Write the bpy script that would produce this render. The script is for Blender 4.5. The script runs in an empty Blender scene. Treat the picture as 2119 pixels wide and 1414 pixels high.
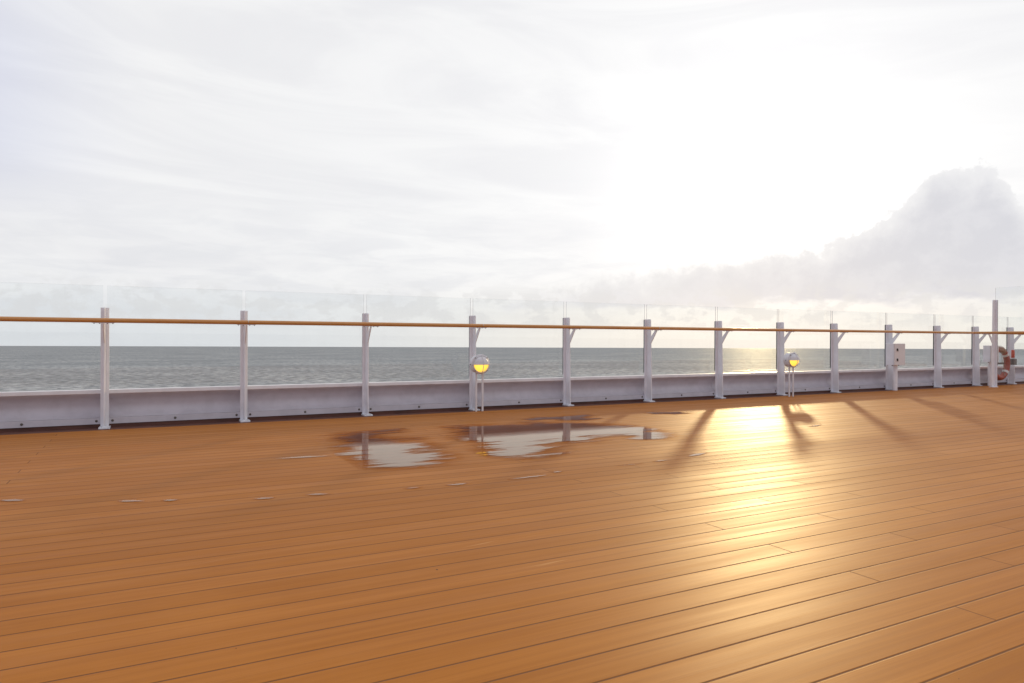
import bpy, bmesh, math, random
from mathutils import Vector, Matrix, noise
random.seed(7)
R = math.radians
sc = bpy.context.scene
C = sc.collection

# ------------------------------------------------------------------ camera
H = 0.95
cam_d = bpy.data.cameras.new('camera'); cam = bpy.data.objects.new('camera', cam_d); C.objects.link(cam)
cam_d.sensor_width = 36; cam_d.lens = 24.0; cam_d.clip_end = 60000; cam_d.clip_start = 0.05
cam.matrix_world = Matrix.Translation((0, 0, H)) @ Matrix.Rotation(R(-27.7), 4, 'Z') @ Matrix.Rotation(R(90 - .085), 4, 'X') @ Matrix.Rotation(R(.19), 4, 'Z')
sc.camera = cam
sc.render.resolution_x = 1024; sc.render.resolution_y = 683
sc.view_settings.view_transform = 'Standard'; sc.view_settings.look = 'None'
sc.view_settings.exposure = 0; sc.view_settings.gamma = 1

SUN = Vector((.7837, .7183, .1936)).normalized()
SUN_EL = math.asin(SUN.z); SUN_AZ = math.atan2(SUN.x, SUN.y)

# ------------------------------------------------------------------ node helper
class N:
    def __init__(s, tree): s.t = tree; s.n = tree.nodes; s.l = tree.links
    def new(s, typ, ins=None, **kw):
        nd = s.n.new(typ)
        for k, v in kw.items(): setattr(nd, k, v)
        if ins:
            for k, v in ins.items():
                sock = nd.inputs[k]
                if isinstance(v, bpy.types.NodeSocket): s.l.new(v, sock)
                else: sock.default_value = v
        return nd
    def m(s, op, a, b=0.0, c=0.0, clamp=False):
        nd = s.new('ShaderNodeMath', {0: a, 1: b, 2: c}, operation=op); nd.use_clamp = clamp
        return nd.outputs[0]
    def mix(s, f, a, b):
        nd = s.n.new('ShaderNodeMix'); nd.data_type = 'RGBA'; nd.clamp_factor = True
        for sock, v in ((nd.inputs[0], f), (nd.inputs[6], a), (nd.inputs[7], b)):
            if isinstance(v, bpy.types.NodeSocket): s.l.new(v, sock)
            elif isinstance(v, tuple) and len(v) == 3: sock.default_value = v + (1,)
            else: sock.default_value = v
        return nd.outputs[2]
    def comb(s, x, y, z): return s.new('ShaderNodeCombineXYZ', {0: x, 1: y, 2: z}).outputs[0]
    def noise(s, vec, scale, detail=3, rough=.5, dist=0):
        return s.new('ShaderNodeTexNoise', {'Vector': vec, 'Scale': scale, 'Detail': detail, 'Roughness': rough, 'Distortion': dist}).outputs[0]
    def step(s, x, lo, hi):
        nd = s.new('ShaderNodeMapRange', {0: x, 1: lo, 2: hi, 3: 0.0, 4: 1.0}); nd.interpolation_type = 'SMOOTHSTEP'; nd.clamp = True
        return nd.outputs[0]

# ------------------------------------------------------------------ world
w = bpy.data.worlds.new('World'); sc.world = w; w.use_nodes = True
t = N(w.node_tree); t.n.clear()
tc = t.new('ShaderNodeTexCoord').outputs['Generated']
sp = t.new('ShaderNodeSeparateXYZ', {0: tc}); dx, dy, dz = sp.outputs
az = t.m('ARCTAN2', dx, dy); el = t.m('ARCSINE', dz)
sd = t.new('ShaderNodeVectorMath', {0: tc, 1: tuple(SUN)}, operation='DOT_PRODUCT').outputs['Value']
sky = t.new('ShaderNodeTexSky', sky_type='NISHITA', sun_disc=False, sun_elevation=SUN_EL, sun_rotation=SUN_AZ).outputs[0]
# overcast veil: brighter round the sun, bluish and dimmer away from it
veil = t.mix(t.step(sd, -.45, .5), (.40, .42, .52), (.905, .905, .91))
glow = t.m('POWER', t.m('MAXIMUM', sd, 0.0), 90.0)
halo = t.m('POWER', t.m('MAXIMUM', sd, 0.0), 14.0)
# long soft streaks of stratus
sv = t.comb(t.m('MULTIPLY', az, 1.7), t.m('MULTIPLY', t.m('ADD', el, t.m('MULTIPLY', az, .06)), 9.0), 0.0)
st = t.noise(sv, 1.3, 6, .55, .8)
st = t.step(st, .36, .62)
sv2 = t.comb(t.m('MULTIPLY', az, 5.0), t.m('MULTIPLY', el, 26.0), 3.0)
st2 = t.step(t.noise(sv2, 1.6, 6, .6, .5), .38, .66)
low = t.step(el, .30, .03)
veil = t.mix(t.m('MULTIPLY', st, .9), veil, (.82, .82, .84))
veil = t.mix(t.m('MULTIPLY', st2, t.m('MULTIPLY', low, .6)), veil, (.72, .73, .77))
# warm pale band over the horizon, greyer to the left
hz = t.step(el, .10, .0)
warm = t.mix(t.step(az, .05, .75), (.72, .75, .78), (.90, .87, .80))
veil = t.mix(t.m('MULTIPLY', hz, .75), veil, warm)
# blue patch far left
bl = t.m('MULTIPLY', t.step(az, .02, -.35), t.m('MULTIPLY', t.step(el, .12, .24), t.step(el, .5, .3)))
veil = t.mix(t.m('MULTIPLY', bl, .85), veil, (.52, .56, .76))
add = t.new('ShaderNodeVectorMath', {0: veil, 1: t.new('ShaderNodeVectorMath', {0: (1.0, .98, .95), 'Scale': t.m('MULTIPLY', t.m('ADD', t.m('MULTIPLY', glow, .35), t.m('MULTIPLY', halo, .11)), t.m('ADD', .25, t.m('MULTIPLY', t.step(el, .04, .15), .75)))}, operation='SCALE').outputs[0]}, operation='ADD').outputs[0]
# cumulus bank under and right of the sun
edge = t.m('ADD', t.m('MULTIPLY', t.m('SUBTRACT', t.noise(t.comb(az, el, 0.0), 17.0, 7, .62), .5), .085),
           t.m('MULTIPLY', t.m('SUBTRACT', t.noise(t.comb(az, el, 4.0), 60.0, 4, .6), .5), .02))
ramp = t.n.new('ShaderNodeValToRGB'); cr = ramp.color_ramp
t.l.new(t.m('DIVIDE', t.m('SUBTRACT', az, R(20)), R(60)), ramp.inputs[0])
pts = [(20, 2.5), (30, 4.2), (38, 5.9), (45, 6.9), (50, 7.2), (53, 8.0), (56.5, 9.2), (58.1, 10.6), (59.4, 12.0), (62.6, 12.0), (63.9, 10.2), (64.8, 8.8), (68, 8.0), (80, 6)]
for k, (a, e) in enumerate(pts):
    p = (a - 20) / 60; v = R(e) / .25
    s_ = cr.elements[0] if k == 0 else (cr.elements[1] if k == 1 else cr.elements.new(p))
    s_.position = p
for k, s_ in enumerate(cr.elements):
    a, e = pts[k]; s_.position = (a - 20) / 60; v = R(e) / .25; s_.color = (v, v, v, 1)
top = t.m('MULTIPLY', ramp.outputs[0], .25)
d_top = t.m('SUBTRACT', t.m('ADD', top, edge), el)
m1 = t.step(d_top, -.001, t.m('ADD', .006, t.m('MULTIPLY', t.step(az, R(57), R(46)), .018)))
base_n = t.m('MULTIPLY', t.m('SUBTRACT', t.noise(t.comb(t.m('MULTIPLY', az, .45), el, 9.0), 26.0, 5, .6), .5), .05)
m2 = t.step(t.m('SUBTRACT', t.m('ADD', el, base_n), .048), -.004, .010)
shade = t.step(d_top, -.012, .05)
ccol = t.mix(shade, (.89, .89, .90), (.67, .675, .725))
ccol = t.mix(t.m('MULTIPLY', t.step(az, R(54), R(38)), .35), ccol, (.86, .86, .86))
ccol = t.mix(t.m('MULTIPLY', t.step(t.noise(t.comb(az, el, 2.0), 22.0, 6, .6), .42, .62), .28), ccol, (.82, .82, .85))
m = t.m('MULTIPLY', t.m('MULTIPLY', m1, m2), 1.0)
m = t.m('MULTIPLY', m, t.step(az, R(18), R(30)))
add = t.mix(m, add, ccol)
# small low clouds behind the railing
e2 = t.m('MULTIPLY', t.m('SUBTRACT', t.noise(t.comb(az, 0.0, 1.0), 9.0, 2), .5), .08)
f2 = t.noise(t.comb(az, t.m('MULTIPLY', el, 1.5), 7.0), 24.0, 6, .6)
lowc = t.m('MULTIPLY', t.step(f2, .47, .56), t.m('MULTIPLY', t.step(el, .09, .055), t.step(el, .008, .03)))
add = t.mix(t.m('MULTIPLY', lowc, .58), add, (.72, .72, .73))
fin = t.new('ShaderNodeVectorMath', {0: add, 1: t.new('ShaderNodeVectorMath', {0: sky, 'Scale': .0025}, operation='SCALE').outputs[0]}, operation='ADD').outputs[0]
bg = t.new('ShaderNodeBackground', {'Color': fin, 'Strength': 1.0})
out = t.new('ShaderNodeOutputWorld', {0: bg.outputs[0]})

# ------------------------------------------------------------------ sun
sl = bpy.data.lights.new('sun', 'SUN'); sl.energy = 2.0; sl.angle = R(1.7); sl.color = (1.0, .75, .38)
so = bpy.data.objects.new('sun', sl); C.objects.link(so); so.rotation_mode = 'QUATERNION'
so.rotation_quaternion = SUN.to_track_quat('Z', 'Y'); so.location = SUN * 60

# ------------------------------------------------------------------ materials
def mat(name):
    m_ = bpy.data.materials.new(name); m_.use_nodes = True
    n = N(m_.node_tree); b = n.n['Principled BSDF']
    return m_, n, b
def simple(name, col, rough=.5, metal=0., var=.08, scale=6., bump=0., coat=0.):
    m_, n, b = mat(name)
    oc = n.new('ShaderNodeTexCoord').outputs['Object']
    f = n.noise(oc, scale, 4, .6)
    dark = tuple(c * (1 - var * 2) for c in col)
    n.l.new(n.mix(n.step(f, .35, .7), col, dark), b.inputs['Base Color'])
    n.l.new(n.m('ADD', n.m('MULTIPLY', f, .15), rough - .075), b.inputs['Roughness'])
    b.inputs['Metallic'].default_value = metal
    if coat: b.inputs['Coat Weight'].default_value = coat
    if bump:
        n.l.new(n.new('ShaderNodeBump', {'Height': n.noise(oc, scale * 8, 3), 'Strength': bump, 'Distance': .003}).outputs[0], b.inputs['Normal'])
    return m_
M = {}
M['paint'] = simple('white_paint', (.85, .84, .87), .38, var=.05, bump=.15)
M['lamp'] = simple('lamp_paint', (.74, .72, .74), .5, var=.05)
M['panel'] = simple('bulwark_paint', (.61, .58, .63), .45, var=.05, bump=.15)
M['post'] = simple('post_paint', (.87, .865, .90), .34, var=.04, bump=.12)
M['rubber'] = simple('dark_gasket', (.13, .12, .13), .6)
M['steel'] = simple('steel', (.55, .54, .53), .3, metal=1.)
M['screw'] = simple('dull_screw', (.16, .14, .12), .45, metal=.6)
M['margin'] = simple('brown_margin', (.13, .045, .028), .6, var=.2, scale=2.)
M['hull'] = simple('hull_paint', (.75, .75, .76), .5)
M['orange'] = simple('ring_orange', (.36, .065, .035), .5, var=.12, scale=9)
M['ringdark'] = simple('ring_scuffed', (.34, .17, .10), .6, var=.2, scale=20)
M['tape'] = simple('reflective_tape', (.72, .72, .70), .35)
M['rope'] = simple('rope', (.45, .40, .34), .8)
M['bracket_grey'] = simple('grey_holder', (.17, .15, .14), .5)
M['black'] = simple('black_latch', (.02, .018, .018), .4)
M['boxdoor'] = simple('box_door_paint', (.78, .73, .72), .38, var=.03)
M['red'] = simple('buoy_red', (.60, .08, .03), .45)

# varnished handrail
m_, n, b = mat('varnished_rail'); oc = n.new('ShaderNodeTexCoord').outputs['Object']
mp = n.new('ShaderNodeMapping', {'Vector': oc, 'Scale': (2., 60., 60.)}).outputs[0]
g = n.noise(mp, 2., 5, .6, .3)
n.l.new(n.mix(n.step(g, .3, .7), (.66, .31, .085), (.50, .21, .05)), b.inputs['Base Color'])
b.inputs['Roughness'].default_value = .36; b.inputs['Coat Weight'].default_value = .4; b.inputs['Coat Roughness'].default_value = .15
M['rail'] = m_

# deck: composite teak boards, one sheet
PITCH = .14; PH = 1.849
m_, n, b = mat('deck_boards'); oc = n.new('ShaderNodeTexCoord').outputs['Object']
sp = n.new('ShaderNodeSeparateXYZ', {0: oc}); X, Y, Z = sp.outputs
kf = n.m('DIVIDE', n.m('SUBTRACT', Y, PH), PITCH); k = n.m('FLOOR', kf); fr = n.m('SUBTRACT', kf, k)
ds = n.m('MULTIPLY', n.m('MINIMUM', fr, n.m('SUBTRACT', 1., fr)), PITCH)
seam = n.step(ds, .0060, .0016)
k3 = n.m('FLOORED_MODULO', k, 3.0)
is0 = n.m('COMPARE', k3, 2., .1); is1 = n.m('COMPARE', k3, 1., .1); is2 = n.m('COMPARE', k3, 0., .1)
def joint(x0, per):
    q = n.m('FLOORED_MODULO', n.m('SUBTRACT', X, x0 - per / 2), per)
    return n.m('ABSOLUTE', n.m('SUBTRACT', q, per / 2))
jd = n.m('ADD', n.m('ADD', n.m('MULTIPLY', is0, joint(2.55, 3.40)), n.m('MULTIPLY', is1, joint(3.24, 6.8))), n.m('MULTIPLY', is2, joint(3.86, 6.8)))
jnt = n.step(jd, .004, .002)
groove = n.m('MAXIMUM', seam, n.m('MULTIPLY', jnt, .9))
def segm(x0, per): return n.m('FLOOR', n.m('DIVIDE', n.m('SUBTRACT', X, x0), per))
seg = n.m('ADD', n.m('ADD', n.m('MULTIPLY', is0, segm(2.55, 3.40)), n.m('MULTIPLY', is1, segm(3.24, 6.8))), n.m('MULTIPLY', is2, segm(3.86, 6.8)))
wn = n.new('ShaderNodeTexWhiteNoise', {'Vector': n.comb(k, seg, 0.)}); wn.noise_dimensions = '3D'
rnd = wn.outputs['Value']
fine = n.noise(n.comb(n.m('MULTIPLY', X, 1.2), n.m('MULTIPLY', Y, 260.), 0.), 1., 3, .7)
brush = n.noise(n.comb(n.m('MULTIPLY', X, .8), n.m('MULTIPLY', Y, 34.), 2.), 1., 5, .6)
blot = n.noise(n.comb(n.m('MULTIPLY', X, .7), n.m('MULTIPLY', Y, 1.3), 5.), 1.1, 5, .6)
grit = n.noise(oc, 420., 2, .6)
c1 = n.mix(rnd, (.465, .168, .024), (.39, .136, .017))
c1 = n.mix(n.m('MULTIPLY', n.step(brush, .35, .7), .5), c1, (.32, .102, .014))
c1 = n.mix(n.m('MULTIPLY', n.step(fine, .40, .72), .34), c1, (.32, .10, .015))
c1 = n.mix(n.m('MULTIPLY', n.step(blot, .45, .75), .45), c1, (.53, .205, .038))
c1 = n.mix(n.m('MULTIPLY', n.step(grit, .5, .75), .16), c1, (.26, .08, .012))
scf = n.noise(n.comb(n.m('MULTIPLY', n.m('ADD', X, n.m('MULTIPLY', Y, .8)), .9), n.m('MULTIPLY', n.m('SUBTRACT', Y, n.m('MULTIPLY', X, .12)), 40.), 11.), 1., 2, .4, 1.5)
c1 = n.mix(n.m('MULTIPLY', n.step(scf, .74, .80), .35), c1, (.66, .36, .14))
specks = n.step(n.noise(oc, 38., 1, .3), .835, .85)
c1 = n.mix(specks, c1, (.06, .03, .02))
c1 = n.mix(groove, c1, (.19, .082, .040))
n.l.new(c1, b.inputs['Base Color'])
scr = n.noise(n.comb(n.m('MULTIPLY', X, .35), n.m('MULTIPLY', Y, 8.), 8.), 1.4, 5, .65)
ro = n.m('ADD', .53, n.m('MULTIPLY', n.m('SUBTRACT', n.step(scr, .3, .7), .5), .07))
ro = n.m('ADD', ro, n.m('MULTIPLY', n.m('SUBTRACT', rnd, .5), .03))
n.l.new(n.m('ADD', ro, n.m('MULTIPLY', groove, .25)), b.inputs['Roughness'])
b.inputs['Specular Tint'].default_value = (1.0, .84, .58, 1)
b.inputs['Specular IOR Level'].default_value = .10
hgt = n.m('SUBTRACT', n.m('ADD', n.m('MULTIPLY', fine, .35), n.m('MULTIPLY', grit, .15)), n.m('MULTIPLY', groove, 2.2))
n.l.new(n.new('ShaderNodeBump', {'Height': hgt, 'Strength': .35, 'Distance': .0012}).outputs[0], b.inputs['Normal'])
M['deck'] = m_

# water film of a puddle: reflects like water, darkens the boards under it
m_ = bpy.data.materials.new('puddle_water'); m_.use_nodes = True; n = N(m_.node_tree); n.n.clear()
oc = n.new('ShaderNodeTexCoord').outputs['Object']
sp = n.new('ShaderNodeSeparateXYZ', {0: oc}); X, Y, Z = sp.outputs
bp = n.new('ShaderNodeBump', {'Height': n.noise(n.comb(n.m('MULTIPLY', X, 3.), n.m('MULTIPLY', Y, 24.), 0.), 1., 3), 'Strength': .10, 'Distance': .0015}).outputs[0]
fres = n.new('ShaderNodeFresnel', {'IOR': 1.5}).outputs[0]
gl = n.new('ShaderNodeBsdfGlossy', {'Color': (1, .91, .79, 1), 'Roughness': .045, 'Normal': bp}).outputs[0]
tr = n.new('ShaderNodeBsdfTransparent', {'Color': (.80, .62, .48, 1)}).outputs[0]
wet = n.new('ShaderNodeMixShader', {0: fres, 1: tr, 2: gl}).outputs[0]
dry = n.new('ShaderNodeBsdfTransparent', {'Color': (1, 1, 1, 1)}).outputs[0]
ed = n.new('ShaderNodeAttribute', attribute_name='depth').outputs['Fac']
rag = n.noise(n.comb(n.m('MULTIPLY', X, 1.1), n.m('MULTIPLY', Y, 13.), 1.), 1., 6, .65)
rag2 = n.noise(n.comb(n.m('MULTIPLY', X, 40.), n.m('MULTIPLY', Y, 120.), 3.), 1., 2, .6)
fe = n.m('ADD', ed, n.m('MULTIPLY', n.m('SUBTRACT', n.noise(n.comb(n.m('MULTIPLY', X, 2.2), n.m('MULTIPLY', Y, 5.), 6.), 1., 3, .6), .5), 1.6))
f = n.step(n.m('ADD', n.m('ADD', fe, n.m('MULTIPLY', n.m('SUBTRACT', rag, .5), 3.0)), n.m('MULTIPLY', n.m('SUBTRACT', rag2, .5), .25)), .10, .75)
damp = n.new('ShaderNodeBsdfTransparent', {'Color': (.86, .78, .70, 1)}).outputs[0]
fd = n.step(n.m('ADD', ed, n.m('MULTIPLY', n.m('SUBTRACT', rag, .5), 1.8)), -.35, .35)
rim = n.new('ShaderNodeMixShader', {0: fd, 1: dry, 2: damp}).outputs[0]
n.new('ShaderNodeOutputMaterial', {0: n.new('ShaderNodeMixShader', {0: f, 1: rim, 2: wet}).outputs[0]})
M['puddle'] = m_

# glass
def glass(name, tint, ior, rough=0.):
    m_ = bpy.data.materials.new(name); m_.use_nodes = True; n = N(m_.node_tree); n.n.clear()
    oc = n.new('ShaderNodeTexCoord').outputs['Object']
    bf = n.new('ShaderNodeNewGeometry').outputs['Backfacing']
    fr_ = n.new('ShaderNodeFresnel', {'IOR': n.m('ADD', ior, n.m('MULTIPLY', bf, 1 / ior - ior))}).outputs[0]
    gl = n.new('ShaderNodeBsdfGlossy', {'Color': (.9, .92, .92, 1), 'Roughness': rough}).outputs[0]
    tr = n.new('ShaderNodeBsdfTransparent', {'Color': tint}).outputs[0]
    mx = n.new('ShaderNodeMixShader', {0: n.m('MULTIPLY', fr_, .8), 1: tr, 2: gl}).outputs[0]
    # salt film: faint streaks that scatter a little light
    sp = n.new('ShaderNodeSeparateXYZ', {0: oc}); X, Y, Z = sp.outputs
    fl = n.noise(n.comb(n.m('MULTIPLY', n.m('ADD', X, Y), 7.), 0., n.m('MULTIPLY', Z, .8)), 1., 4, .6)
    df = n.new('ShaderNodeBsdfDiffuse', {'Color': (.7, .7, .7, 1)}).outputs[0]
    trl = n.new('ShaderNodeBsdfTranslucent', {'Color': (.7, .7, .7, 1)}).outputs[0]
    sc_ = n.new('ShaderNodeMixShader', {0: .5, 1: df, 2: trl}).outputs[0]
    mx = n.new('ShaderNodeMixShader', {0: n.m('ADD', .004, n.m('MULTIPLY', n.step(fl, .45, .8), .016)), 1: mx, 2: sc_}).outputs[0]
    n.new('ShaderNodeOutputMaterial', {0: mx}); return m_
M['glass'] = glass('windscreen_glass', (.974, .982, .984, 1), 1.45)
M['glass_edge'] = simple('glass_cut_edge', (.50, .50, .50), .25)

# lamp lens
m_, n, b = mat('lit_lens'); oc = n.new('ShaderNodeTexCoord').outputs['Object']
lw = n.new('ShaderNodeLayerWeight', {'Blend': .35}).outputs['Facing']
n.l.new(n.mix(lw, (1.0, .66, .10), (1.0, .47, .03)), b.inputs['Emission Color'])
b.inputs['Emission Strength'].default_value = 1.35; b.inputs['Base Color'].default_value = (.5, .3, .05, 1); b.inputs['Roughness'].default_value = .25
M['lens'] = m_

# sea
m_, n, b = mat('sea_water'); oc = n.new('ShaderNodeTexCoord').outputs['Object']
sp = n.new('ShaderNodeSeparateXYZ', {0: oc}); X, Y, Z = sp.outputs
vec = n.comb(X, Y, 0.)
w1 = n.noise(vec, .13, 8, .70, .4); w2 = n.noise(vec, .26, 6, .6, .4); w3 = n.noise(vec, .006, 4, .5)
h_ = n.m('ADD', n.m('MULTIPLY', w1, 5.), n.m('MULTIPLY', w2, .8))
nb = n.new('ShaderNodeBump', {'Height': h_, 'Strength': 1., 'Distance': 1.}).outputs[0]
base = n.mix(n.step(w1, .40, .62), (.150, .160, .172), (.49, .50, .505))  # pale sky reflections between dark wave faces, painted into the diffuse colour
base = n.mix(n.m('MULTIPLY', n.step(w3, .4, .6), .35), base, (.10, .12, .14))
base = n.mix(n.m('MULTIPLY', n.step(w2, .66, .72), .5), base, (.55, .57, .58))
n.n.remove(b); outn = n.n['Material Output']
df = n.new('ShaderNodeBsdfDiffuse', {'Color': base}).outputs[0]
gl = n.new('ShaderNodeBsdfGlossy', {'Color': (.95, .97, 1, 1), 'Roughness': .50, 'Normal': nb}).outputs[0]
n.l.new(n.new('ShaderNodeMixShader', {0: .10, 1: df, 2: gl}).outputs[0], outn.inputs[0])
M['sea'] = m_

# ------------------------------------------------------------------ mesh helpers
class MB:
    def __init__(s): s.v = []; s.f = []; s.mi = []
    def add(s, vs, fs, mi=0):
        o = len(s.v); s.v += [tuple(v) for v in vs]; s.f += [tuple(i + o for i in f) for f in fs]; s.mi += [mi] * len(fs)
    def box(s, x0, x1, y0, y1, z0, z1, mi=0):
        vs = [(x, y, z) for z in (z0, z1) for y in (y0, y1) for x in (x0, x1)]
        s.add(vs, [(0, 2, 3, 1), (4, 5, 7, 6), (0, 1, 5, 4), (2, 6, 7, 3), (0, 4, 6, 2), (1, 3, 7, 5)], mi)
    def prism_x(s, poly, x0, x1):            # poly of (y, z)
        n_ = len(poly); vs = [(x0, y, z) for y, z in poly] + [(x1, y, z) for y, z in poly]
        fs = [tuple(range(n_)), tuple(range(2 * n_ - 1, n_ - 1, -1))] + [(i, i + n_, (i + 1) % n_ + n_, (i + 1) % n_) for i in range(n_)]
        s.add(vs, fs)
    def tube(s, pts, r, seg=12, closed=False, cap=True):
        pts = [Vector(p) for p in pts]; n_ = len(pts); rings = []
        rr = r if isinstance(r, (list, tuple)) else [r] * n_
        up0 = None
        for i, p in enumerate(pts):
            a = pts[i - 1] if (i or closed) else p; c = pts[(i + 1) % n_] if (i < n_ - 1 or closed) else p
            d = (c - a).normalized()
            if up0 is None: up0 = Vector((0, 0, 1)) if abs(d.z) < .9 else Vector((1, 0, 0))
            u = (up0 - d * up0.dot(d)).normalized(); v_ = d.cross(u); up0 = u
            rings.append([p + (u * math.cos(2 * math.pi * k / seg) + v_ * math.sin(2 * math.pi * k / seg)) * rr[i] for k in range(seg)])
        vs = [q for ring in rings for q in ring]; fs = []
        for i in range(n_ if closed else n_ - 1):
            j = (i + 1) % n_
            for k in range(seg): fs.append((i * seg + k, i * seg + (k + 1) % seg, j * seg + (k + 1) % seg, j * seg + k))
        if cap and not closed: fs += [tuple(range(seg - 1, -1, -1)), tuple((n_ - 1) * seg + k for k in range(seg))]
        s.add(vs, fs)
    def lathe_y(s, prof, c, seg=36, a0=0., a1=2 * math.pi):  # profile of (radius, y), turned about the y axis through c
        full = abs(a1 - a0 - 2 * math.pi) < 1e-6; n_ = seg if full else seg + 1; vs = []; fs = []
        for i in range(n_):
            a = a0 + (a1 - a0) * i / seg
            for r_, y in prof: vs.append((c[0] + r_ * math.cos(a), c[1] + y, c[2] + r_ * math.sin(a)))
        P = len(prof)
        for i in range(seg):
            j = (i + 1) % n_
            for k_ in range(P - 1): fs.append((i * P + k_, i * P + k_ + 1, j * P + k_ + 1, j * P + k_))
        s.add(vs, fs)
    def build(s, name, mats, parent=None, smooth=False, bevel=0.):
        me = bpy.data.meshes.new(name); me.from_pydata(s.v, [], s.f); me.validate()
        bm = bmesh.new(); bm.from_mesh(me); bmesh.ops.recalc_face_normals(bm, faces=bm.faces); bm.to_mesh(me); bm.free()
        if not isinstance(mats, (list, tuple)): mats = [mats]
        for mm in mats: me.materials.append(mm)
        if len(mats) > 1 and len(me.polygons) == len(s.mi):
            for p, i in zip(me.polygons, s.mi): p.material_index = i
        o = bpy.data.objects.new(name, me); C.objects.link(o)
        if parent: o.parent = parent
        if bevel:
            md = o.modifiers.new('bevel', 'BEVEL'); md.width = bevel; md.segments = 2; md.limit_method = 'ANGLE'
        if smooth:
            for p in me.polygons: p.use_smooth = True
            if smooth == 'auto':
                bm = bmesh.new(); bm.from_mesh(me)
                for e in bm.edges:
                    if len(e.link_faces) == 2 and e.calc_face_angle(0) > R(35): e.smooth = False
                bm.to_mesh(me); bm.free()
        return o
def tag(o, label=None, cat=None, group=None, kind=None):
    if label: o['label'] = label
    if cat: o['category'] = cat
    if group: o['group'] = group
    if kind: o['kind'] = kind
    return o
def empty(name, loc=(0, 0, 0), rz=0.):
    o = bpy.data.objects.new(name, None); C.objects.link(o); o.location = loc; o.rotation_euler.z = rz; o.empty_display_size = .1
    return o
def copy_tree(o, parent=None):
    c = o.copy(); C.objects.link(c)
    if parent: c.parent = parent
    for ch in [q for q in C.objects if q.parent == o]: copy_tree(ch, c)
    return c

# ------------------------------------------------------------------ setting
Y0 = 8.56                                   # outboard plane of the posts' flanges
YD = 8.31                                  # inner edge of the dark waterway
b_ = MB(); b_.box(-9, 30, -9, YD, -.06, 0); tag(b_.build('deck', M['deck']), kind='structure')
b_ = MB(); b_.box(-9, 30, YD, 8.78, -.06, -.004); tag(b_.build('deck_edge', M['margin']), kind='structure')
b_ = MB(); b_.box(-30, 60, -14, 8.775, -26, -.07); tag(b_.build('ship_hull', M['hull']), kind='structure')
# sea: a big sheet, tipped half a degree against the deck (the ship trims), reaching the horizon
view = Vector((math.sin(R(27.7)), math.cos(R(27.7)), 0)); side = Vector((view.y, -view.x, 0))
rings = [0, 120, 400, 1200, 4000, 12000, 45000]; vs = [(0, 0, 0)]; fs = []; seg = 96
for r_ in rings[1:]:
    for i in range(seg):
        a = 2 * math.pi * i / seg; vs.append((r_ * math.cos(a), r_ * math.sin(a), 0))
for i in range(seg): fs.append((0, 1 + i, 1 + (i + 1) % seg))
for q in range(len(rings) - 2):
    for i in range(seg):
        a = 1 + q * seg; b2 = a + seg; fs.append((a + i, b2 + i, b2 + (i + 1) % seg, a + (i + 1) % seg))
s_ = MB(); s_.add(vs, fs); sea = tag(s_.build('sea', M['sea']), kind='structure')
sea.matrix_world = Matrix.Translation((0, 0, -25)) @ Matrix.Rotation(R(-.55), 4, side)

# ------------------------------------------------------------------ bulwark
posts_x = [-3.36, -1.90, -.465, .94, 2.39, 3.88, 5.395, 6.90, 8.40, 9.875, 11.31, 12.94, 14.55, 15.96, 17.36, 18.8, 20.25]
bul = empty('bulwark', (0, Y0, 0)); tag(bul, 'low white steel bulwark of curved bolted panels running under the glass along the deck edge', 'bulwark')
prof = [(.020, .361), (.035, .345), (.070, .322), (.105, .29), (.128, .25), (.138, .215), (.134, .18), (.118, .148), (.088, .124), (.05, .109), (.024, .102)]
def dense(pr, n_=3):                        # Catmull-Rom through the profile points
    o = []
    for i in range(len(pr) - 1):
        p0 = pr[max(i - 1, 0)]; p1 = pr[i]; p2 = pr[i + 1]; p3 = pr[min(i + 2, len(pr) - 1)]
        for k_ in range(n_):
            u = k_ / n_
            o.append(tuple(.5 * ((2 * p1[j]) + (-p0[j] + p2[j]) * u + (2 * p0[j] - 5 * p1[j] + 4 * p2[j] - p3[j]) * u * u + (-p0[j] + 3 * p1[j] - 3 * p2[j] + p3[j]) * u ** 3) for j in (0, 1)))
    return o + [pr[-1]]
dp = dense(prof)
for i in range(len(posts_x) - 1):
    a, c = posts_x[i] + .002, posts_x[i + 1] - .002
    back = [(o + .006 if k_ not in (0, len(dp) - 1) else o, z) for k_, (o, z) in enumerate(dp)]
    b_ = MB(); poly = dp + [(.022, .100), (.030, .100)] + [(o + .006, z) for o, z in reversed(dp)][:-1] + [(.03, .361)]
    poly = dp + [(o + .006, z) for o, z in reversed(dp)]
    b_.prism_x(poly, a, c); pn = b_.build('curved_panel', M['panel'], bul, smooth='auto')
    b_ = MB(); b_.box(a, c, .014, .022, .034, .1005); b_.build('base_strip', M['panel'], bul, bevel=.0015)
    for xx in (a + .07, (a + c) / 2 - .02, c - .075):
        q = MB(); q.lathe_y([(0, -.012), (.008, -.010), (.0125, -.006), (.0135, 0)], (xx, .0138, .068), 14); q.build('bolt', M['screw'], bul, smooth=True)
    b_ = MB(); b_.box(a, c, .010, .115, .361, .404); b_.build('coaming', M['paint'], bul, bevel=.005)
b_ = MB(); b_.box(-9, 30, .026, .05, -.02, .07); b_.build('plinth', M['margin'], bul)
b_ = MB(); b_.box(-9, 30, .165, .18, -.05, .36); b_.build('backing_plate', M['paint'], bul)

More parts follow.
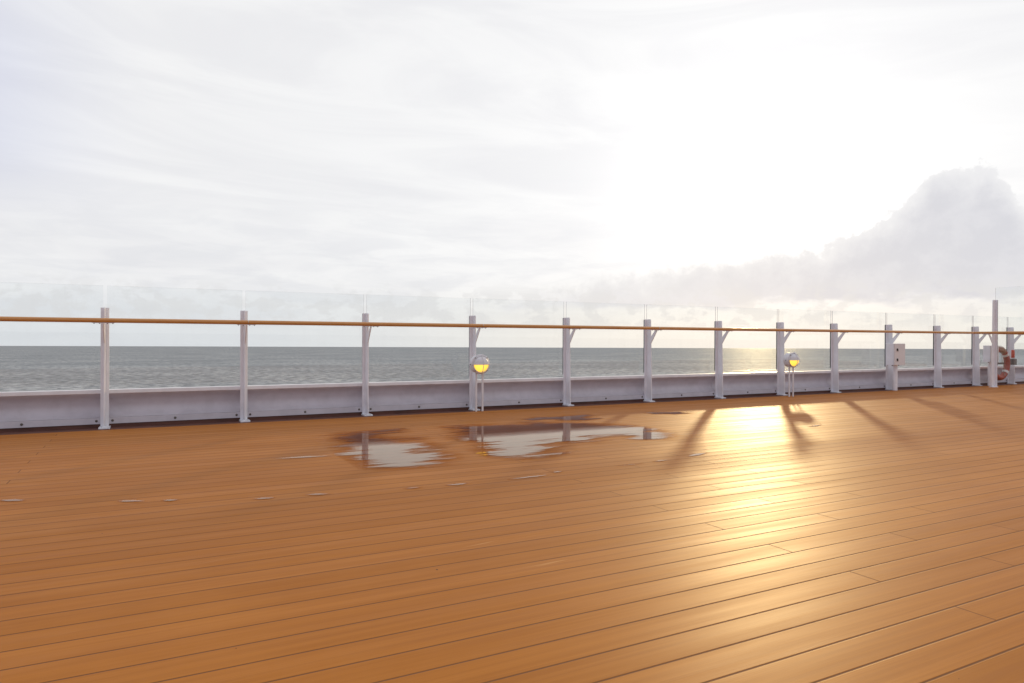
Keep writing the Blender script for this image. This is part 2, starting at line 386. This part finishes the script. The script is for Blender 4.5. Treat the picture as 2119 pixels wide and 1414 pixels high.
# ------------------------------------------------------------------ glazed railing
rl = empty('railing', (0, Y0, 0)); tag(rl, 'long white railing with clear glass panels and a varnished wooden handrail above the bulwark', 'railing')
ZT = 1.29; RO = -.235; RZ = 1.147; RR = .0245
def make_post(parent, x, h=ZT, gh=1.3, legz=.451, flip=False):
    b_ = MB(); b_.box(-.040, .040, 0, .012, .012, h)                       # flange
    w_ = [(0, .012), (-.128, .012), (-.097, h - .012), (-.088, h), (0, h)]
    b_.prism_x([(y, z) for y, z in w_], -.006, .006)                       # tapering web
    p = b_.build('post', M['post'], parent, bevel=.0015); p.location = (x, 0, 0)
    q = MB(); q.box(-.050, .056, -.142, .018, -.003, .012)
    rnd_ = random.Random(int(x * 100))
    for k_ in range(9):                                                    # lumpy painted weld bead
        yy = -.13 + k_ * .014
        for sx in (-1, 1):
            q.tube([(sx * .010, yy, .014), (sx * .010, yy + .013, .014 + rnd_.random() * .004)], .006 + rnd_.random() * .003, 6)
    q.build('foot_plate', M['post'], p)
    q = MB(); q.box(-.036, .034, .0125, .038, legz, h - .004); q.build('glass_clamp', M['rubber'], p, bevel=.002)
    q = MB(); q.prism_x([(-.103, .905), (-.103, 1.015), (RO + .030, 1.117), (RO - .022, 1.117)], -.005, .005); q.build('bracket', M['post'], p)
    q = MB(); q.box(-.10, .10, RO - .016, RO + .016, 1.1172, 1.1222)
    q.build('saddle', M['post'], p)
    for sx in (-.085, -.035, .035, .085):
        q = MB(); q.tube([(sx, RO, 1.1172), (sx, RO, 1.110)], [.007, .004], 8); q.build('screw', M['screw'], p)
    return p
p0 = make_post(rl, posts_x[0])
for x in posts_x[1:]:
    c = copy_tree(p0, rl); c.location.x = x
for i in range(len(posts_x) - 1):
    a, c = posts_x[i] + .019, posts_x[i + 1] - .019
    b_ = MB(); vs = [(x_, y_, z_) for z_ in (.451, 1.529) for y_ in (.026, .034) for x_ in (a, c)]
    b_.add(vs, [(0, 1, 5, 4), (2, 6, 7, 3)], 0); b_.add(vs, [(0, 2, 3, 1), (4, 5, 7, 6), (0, 4, 6, 2), (1, 3, 7, 5)], 1)
    b_.build('glass_panel', [M['glass'], M['glass_edge']], rl)
joints = [-5.5, -1.9 + .06, .94 + .02, 3.88 + .045, 6.90 + .04, 9.875 + .03, 12.94 + .03, 15.96 + .03, 21.]
for i in range(len(joints) - 1):
    b_ = MB(); b_.tube([(joints[i] + .0025, RO, RZ), (joints[i + 1] - .0025, RO, RZ)], RR, 24); h_ = b_.build('handrail', M['rail'], rl, smooth='auto')
    if i < len(joints) - 2:
        b_ = MB(); b_.tube([(joints[i + 1] - .0025, RO, RZ), (joints[i + 1] + .0025, RO, RZ)], RR + .0012, 24); b_.build('joint_ring', M['steel'], rl, smooth='auto')

# ------------------------------------------------------------------ taller glazed cross railing at the right
CX = 15.75
cr_ = empty('crossing_railing', (CX, 8.03, 0), R(-90)); tag(cr_, 'taller glazed railing turning inboard at the right edge, with a tall white post', 'railing')
# local +y = outboard (world +x), local +x = world -y
for k_, x in enumerate((0, 1.48, 2.96, 4.44)):
    make_post(cr_, x, h=1.84)
for k_ in range(3):
    a, c = 1.48 * k_ + .019, 1.48 * (k_ + 1) - .019
    b_ = MB(); vs = [(x_, y_, z_) for z_ in (.25, 2.10) for y_ in (.026, .034) for x_ in (a if k_ else -.01, c)]
    b_.add(vs, [(0, 1, 5, 4), (2, 6, 7, 3)], 0); b_.add(vs, [(0, 2, 3, 1), (4, 5, 7, 6), (0, 4, 6, 2), (1, 3, 7, 5)], 1)
    b_.build('glass_panel', [M['glass'], M['glass_edge']], cr_)
b_ = MB(); b_.tube([(-.272, RO, RZ), (5.4, RO, RZ)], RR, 24); b_.build('handrail', M['rail'], cr_, smooth='auto')

# ------------------------------------------------------------------ bulkhead lamps on two legs
def make_lamp():
    root = empty('deck_lamp')
    rc = .632; c = (0, 0, rc)
    for sx in (-.047, .047):
        b_ = MB(); b_.box(sx - .0125, sx + .0125, .012, .030, 0, .56); b_.build('leg', M['lamp'], root, bevel=.002)
    b_ = MB(); b_.lathe_y([(0, .095), (.112, .095), (.122, .088), (.124, .0), (.128, -.004), (.133, -.006), (.133, -.020), (.128, -.026), (.108, -.028), (.0, -.024)], c, 48)
    b_.build('housing', M['lamp'], root, smooth='auto')
    # dome lens: lower half lit, upper half under a white hood
    def dome(r_, d_, a0, a1, y0=-.028, seg=24, rmax=1.):
        b_ = MB(); pr = [(r_ * math.sin(u * math.pi / 20), y0 - d_ * math.cos(u * math.pi / 20)) for u in range(0, 11)]
        b_.lathe_y(pr, c, seg, a0, a1); return b_
    dome(.100, .075, math.pi, 2 * math.pi).build('lens', M['lens'], root, smooth=True)
    hd = dome(.106, .082, 0, math.pi)
    # underside lip of the hood
    vs = []; fs = []
    n_ = 11
    for sgn in (1, -1):
        for u in range(n_):
            aa = u * math.pi / 20
            vs.append((sgn * .106 * math.sin(aa), -.028 - .082 * math.cos(aa), rc))
    for u in range(n_ - 1): fs.append((u, u + 1, n_ + u + 1, n_ + u))
    hd.add(vs, fs); hd.build('hood', M['lamp'], root, smooth='auto')
    # guard: one upright bow, one level bow, rim ring and four screws
    g = MB()
    def bow(ax):
        pts = []
        for u in range(-12, 13):
            aa = u / 12 * math.pi / 2; q = .121 * math.sin(aa); y = -.022 - .088 * math.cos(aa)
            pts.append((q, y, rc) if ax else (0, y, rc + q))
        return pts
    g.tube(bow(0), .0048, 8); g.tube(bow(1), .0048, 8)
    g.tube([(.112 * math.cos(a), -.034, rc + .112 * math.sin(a)) for a in [2 * math.pi * k_ / 48 for k_ in range(48)]], .006, 8, closed=True)
    g.build('guard', M['lamp'], root, smooth=True)
    for a in (45, 135, 225, 315):
        q = MB(); ca, sa = .121 * math.cos(R(a)), .121 * math.sin(R(a))
        q.tube([(ca, -.02, rc + sa), (ca, -.042, rc + sa)], .0062, 8); q.build('screw', M['screw'], root, smooth='auto')
    for sx in (-1, 1):
        q = MB(); q.tube([(sx * .120, .03, rc - .005), (sx * .134, .03, rc - .005)], .007, 8); q.build('side_screw', M['screw'], root)
    return root
l1 = make_lamp(); l1.location = (3.862, 8.27, 0)
tag(l1, 'larger-looking nearer round deck lamp with lit yellow lower half, left of the photo centre', 'lamp', 'deck lamps')
l2 = copy_tree(l1); l2.location = (9.71, 8.14, 0)
tag(l2, 'farther, smaller-looking round deck lamp with lit yellow lower half, behind the sun glare', 'lamp', 'deck lamps')

# ------------------------------------------------------------------ equipment boxes on pedestals
def make_cabinet(w_, d_, z0, z1, latches, sx=0., ped=.046):
    root = empty('equipment_box')
    b_ = MB(); b_.box(-w_ / 2, w_ / 2, -d_ / 2 + .016, d_ / 2, z0, z1); b_.build('cabinet', M['post'], root, bevel=.004)
    b_ = MB(); b_.box(-w_ / 2 + .001, w_ / 2 - .001, -d_ / 2, -d_ / 2 + .0125, z0 + .001, z1 - .001); dr = b_.build('door', M['boxdoor'], root, bevel=.003)
    b_ = MB(); b_.box(-w_ / 2 + .006, w_ / 2 - .006, -d_ / 2 + .0125, -d_ / 2 + .016, z0 + .006, z1 - .006); b_.build('seal', M['rubber'], root)
    for z in latches:
        q = MB(); q.tube([(-w_ / 2 + .085, -d_ / 2 + .001, z), (-w_ / 2 + .085, -d_ / 2 - .010, z)], .021, 16)
        q.box(-w_ / 2 + .073, -w_ / 2 + .097, -d_ / 2 - .015, -d_ / 2 - .0101, z - .034, z + .012); q.build('latch', M['black'], dr, smooth='auto')
    b_ = MB(); b_.tube([(sx, .01, 0), (sx, .01, z0 + .002)], ped, 24); b_.build('pedestal', M['post'], root, smooth='auto')
    for gx in (-.10, .10):
        q = MB(); q.tube([(gx, 0, z0 + .001), (gx, 0, z0 - .014)], [.013, .010], 10); q.build('cable_gland', M['black'], root)
    return root
c1 = make_cabinet(.335, .18, .497, .915, (.80, .605)); c1.location = (12.84, 8.33, 0)
tag(c1, 'white equipment box with two black latches on a short pedestal beside a railing post', 'equipment box', 'equipment boxes on pedestals')
c2 = make_cabinet(.30, .16, .515, .875, (.78, .61), ped=.05); c2.location = (16.12, 8.30, 0)
tag(c2, 'white equipment box half hidden behind the tall post near the life ring', 'equipment box', 'equipment boxes on pedestals')

# ------------------------------------------------------------------ life ring, hung on the main railing
def ring_part(name, mt, parent, a0, a1, r_=.062, R0=.312, seg=40):
    b_ = MB(); full = abs(a1 - a0) >= 359.9
    n_ = seg; pts = [(R0 * math.cos(R(a0 + (a1 - a0) * k_ / n_)), 0, R0 * math.sin(R(a0 + (a1 - a0) * k_ / n_))) for k_ in range(n_ if full else n_ + 1)]
    b_.tube(pts, r_, 20, closed=full); return b_.build(name, mt, parent, smooth='auto')
lr = empty('life_ring', (16.62, 8.385, .475)); tag(lr, 'orange life ring with pale bands hanging on the railing by the tall post', 'life ring')
ring_part('buoyant_ring', M['orange'], lr, 0, 360, seg=64)
ring_part('scuffed_patch', M['ringdark'], lr, 58, 108, .0632, seg=16)
for a in (40, 140, 220, 320): ring_part('band', M['tape'], lr, a - 6, a + 6, .0645, seg=6)
b_ = MB()
for q in range(4):
    a0 = 40 + q * 90 if q else 40
    A0 = [40, 140, 220, 320][q]; A1 = [140, 220, 320, 400][q]; pts = []
    for k_ in range(13):
        u = k_ / 12; a = A0 + (A1 - A0) * u; rr = .376 + .0 + .012 * math.sin(math.pi * u)
        pts.append((rr * math.cos(R(a)), -.01, rr * math.sin(R(a))))
    b_.tube(pts, .005, 6)
b_.tube([(.0, -.05, .25), (.05, -.03, .05), (.09, -.05, -.10), (.06, -.06, -.20), (.12, -.06, -.27)], .005, 6)
b_.build('grab_line', M['rope'], lr, smooth=True)
b_ = MB(); b_.box(-.30, .30, .05, .062, -.02, .02); b_.box(-.13, -.05, .045, .075, -.09, .06); b_.build('ring_bracket', M['bracket_grey'], lr)
lb = empty('marker_light', (17.12, 8.36, .0)); tag(lb, 'small red and orange floating marker light in a grey holder beside the life ring', 'marker light')
b_ = MB(); b_.tube([(0, 0, .585), (0, 0, .60), (0, 0, .70), (0, 0, .765), (0, 0, .775)], [.030, .034, .034, .030, .02], 16); b_.build('float_body', M['red'], lb, smooth='auto')
b_ = MB(); b_.tube([(0, 0, .575), (0, 0, .60)], .0355, 16); b_.build('float_band', M['tape'], lb, smooth='auto')
b_ = MB(); b_.box(-.055, .055, -.055, .055, .44, .574); b_.box(-.02, .12, .055, .07, .45, .52); b_.build('holder', M['bracket_grey'], lb, bevel=.004)

# ------------------------------------------------------------------ puddles on the boards
def inside(x, y, P):
    r_ = False; j = len(P) - 1
    for i in range(len(P)):
        (xi, yi), (xj, yj) = P[i], P[j]
        if (yi > y) != (yj > y) and x < (xj - xi) * (y - yi) / (yj - yi) + xi: r_ = not r_
        j = i
    return r_
def edge_d(x, y, P):
    best = 9.
    for i in range(len(P)):
        (ax, ay), (bx, by) = P[i], P[(i + 1) % len(P)]
        dx_, dy_ = bx - ax, by - ay; L = dx_ * dx_ + dy_ * dy_ + 1e-9
        u = max(0, min(1, ((x - ax) * dx_ + (y - ay) * dy_) / L))
        best = min(best, math.hypot(x - ax - u * dx_, y - ay - u * dy_))
    return best
def puddle(P, soft, label, step=.022, pad=.10, name='puddle', cat='puddle', group=None):
    x0 = min(p[0] for p in P) - pad; x1 = max(p[0] for p in P) + pad; y0 = min(p[1] for p in P) - pad; y1 = max(p[1] for p in P) + pad
    nx = int((x1 - x0) / step) + 1; ny = int((y1 - y0) / step) + 1
    val = {}
    for i in range(nx + 1):
        for j in range(ny + 1):
            x, y = x0 + i * step, y0 + j * step; d = edge_d(x, y, P)
            val[i, j] = .3 + (d if inside(x, y, P) else -d) / soft
    idx = {}; vs = []; at = []; fs = []
    for i in range(nx):
        for j in range(ny):
            cs = [(i, j), (i + 1, j), (i + 1, j + 1), (i, j + 1)]
            if max(val[c] for c in cs) < -.6: continue
            f = []
            for c in cs:
                if c not in idx: idx[c] = len(vs); vs.append((x0 + c[0] * step, y0 + c[1] * step, .003)); at.append(max(-1., min(2., val[c])))
                f.append(idx[c])
            fs.append(tuple(f))
    me = bpy.data.meshes.new(name); me.from_pydata(vs, [], fs); me.materials.append(M['puddle'])
    a_ = me.attributes.new('depth', 'FLOAT', 'POINT'); a_.data.foreach_set('value', at)
    o = bpy.data.objects.new(name, me); C.objects.link(o); tag(o, label, cat, group); return o
PA = [(1.64, 6.79), (1.75, 6.88), (1.97, 6.98), (2.3, 6.95), (2.25, 6.84), (1.99, 6.8), (1.93, 6.72), (1.94, 6.49), (2.25, 6.29), (2.24, 6.23), (1.95, 6.26), (2.05, 6.05), (2.26, 5.88), (2.2, 5.68), (2.02, 5.51), (2.12, 5.27), (2.05, 5.05), (1.92, 4.92), (1.71, 4.87), (1.54, 4.93), (1.44, 5.11), (1.43, 5.28), (1.44, 5.45), (1.47, 5.78), (1.51, 6.06), (1.59, 6.24), (1.62, 6.43)]
PB = [(2.87, 6.94), (3.2, 6.96), (3.38, 6.83), (3.72, 6.71), (3.86, 6.89), (4.13, 6.76), (4.33, 6.56), (4.67, 6.2), (4.73, 5.93), (4.72, 5.76), (4.58, 5.33), (4.38, 5.2), (4.21, 5.28), (4.19, 5.56), (3.83, 5.55), (3.65, 5.35), (3.52, 5.42), (3.32, 5.45), (3.12, 5.29), (2.97, 4.95), (2.81, 4.87), (2.68, 4.83), (2.55, 4.92), (2.49, 5.08), (2.48, 5.25), (2.64, 5.46), (2.72, 5.75), (2.61, 5.94), (2.62, 6.15), (2.77, 6.38), (2.86, 6.67)]
PC = [(3.97, 7.22), (4.2, 7.34), (4.41, 7.23), (4.55, 7.28), (4.95, 7.34), (4.9, 7.17), (4.69, 6.98), (4.8, 6.87), (4.48, 6.75), (4.25, 6.86), (4.2, 7.1), (3.99, 7.04)]
PD = [(5.77, 7.13), (6.23, 7.05), (6.25, 6.84), (5.99, 6.83), (5.75, 7.01)]
puddle(PA, .34, 'leftmost large shallow puddle reflecting pale sky and the third post')
puddle(PB, .34, 'broad irregular puddle on the boards reflecting the lamp legs and a post')
puddle(PC, .14, 'small dark puddle between the broad puddle and the bulwark')
puddle(PD, .12, 'thin dark puddle nearest the start of the sun glare')
SS = [(-0.8, 4.95, -0.66, 4.86), (-0.18, 4.61, -0.05, 4.54), (0.05, 4.51, 0.13, 4.48), (0.54, 4.31, 0.64, 4.29), (0.83, 4.28, 0.96, 4.24), (1.42, 4.18, 1.53, 4.16), (1.7, 4.15, 1.84, 4.15), (2.15, 4.13, 2.45, 4.15), (2.54, 4.2, 2.63, 4.22), (3.11, 4.21, 3.35, 4.2), (3.46, 4.22, 3.62, 4.24), (3.9, 4.3, 4.15, 4.36), (.86, 5.69, 1.27, 5.64), (6.45, 5.17, 6.76, 5.26)]
where = ['at the left edge of the photo', 'second from the left edge', 'third from the left edge', 'short one left of the large puddle', 'faint one below and left of the large puddle',
         'just below the leftmost large puddle', 'below the gap between the two large puddles', 'longest one, below the broad puddle', 'tiny one right of the longest streak',
         'long one left of the sun glare', 'small one nearer the sun glare', 'bright one at the left border of the sun glare', 'pale one leading left out of the leftmost large puddle', 'one on the far side of the sun glare']
for (ax, ay, bx, by), wh in zip(SS, where):
    d = Vector((bx - ax, by - ay)); nrm = Vector((-d.y, d.x)).normalized(); P = []; wd = .020
    for k_ in range(9):
        u = k_ / 8; P.append((ax + d.x * u + nrm.x * wd * math.sin(math.pi * u), ay + d.y * u + nrm.y * wd * math.sin(math.pi * u)))
    for k_ in range(7, 0, -1):
        u = k_ / 8; P.append((ax + d.x * u - nrm.x * wd * math.sin(math.pi * u), ay + d.y * u - nrm.y * wd * math.sin(math.pi * u)))
    puddle(P, .03, 'thin wet streak on the boards, ' + wh, step=.008, pad=.02, name='wet_streak', cat='wet streak', group='thin wet streaks along the boards')
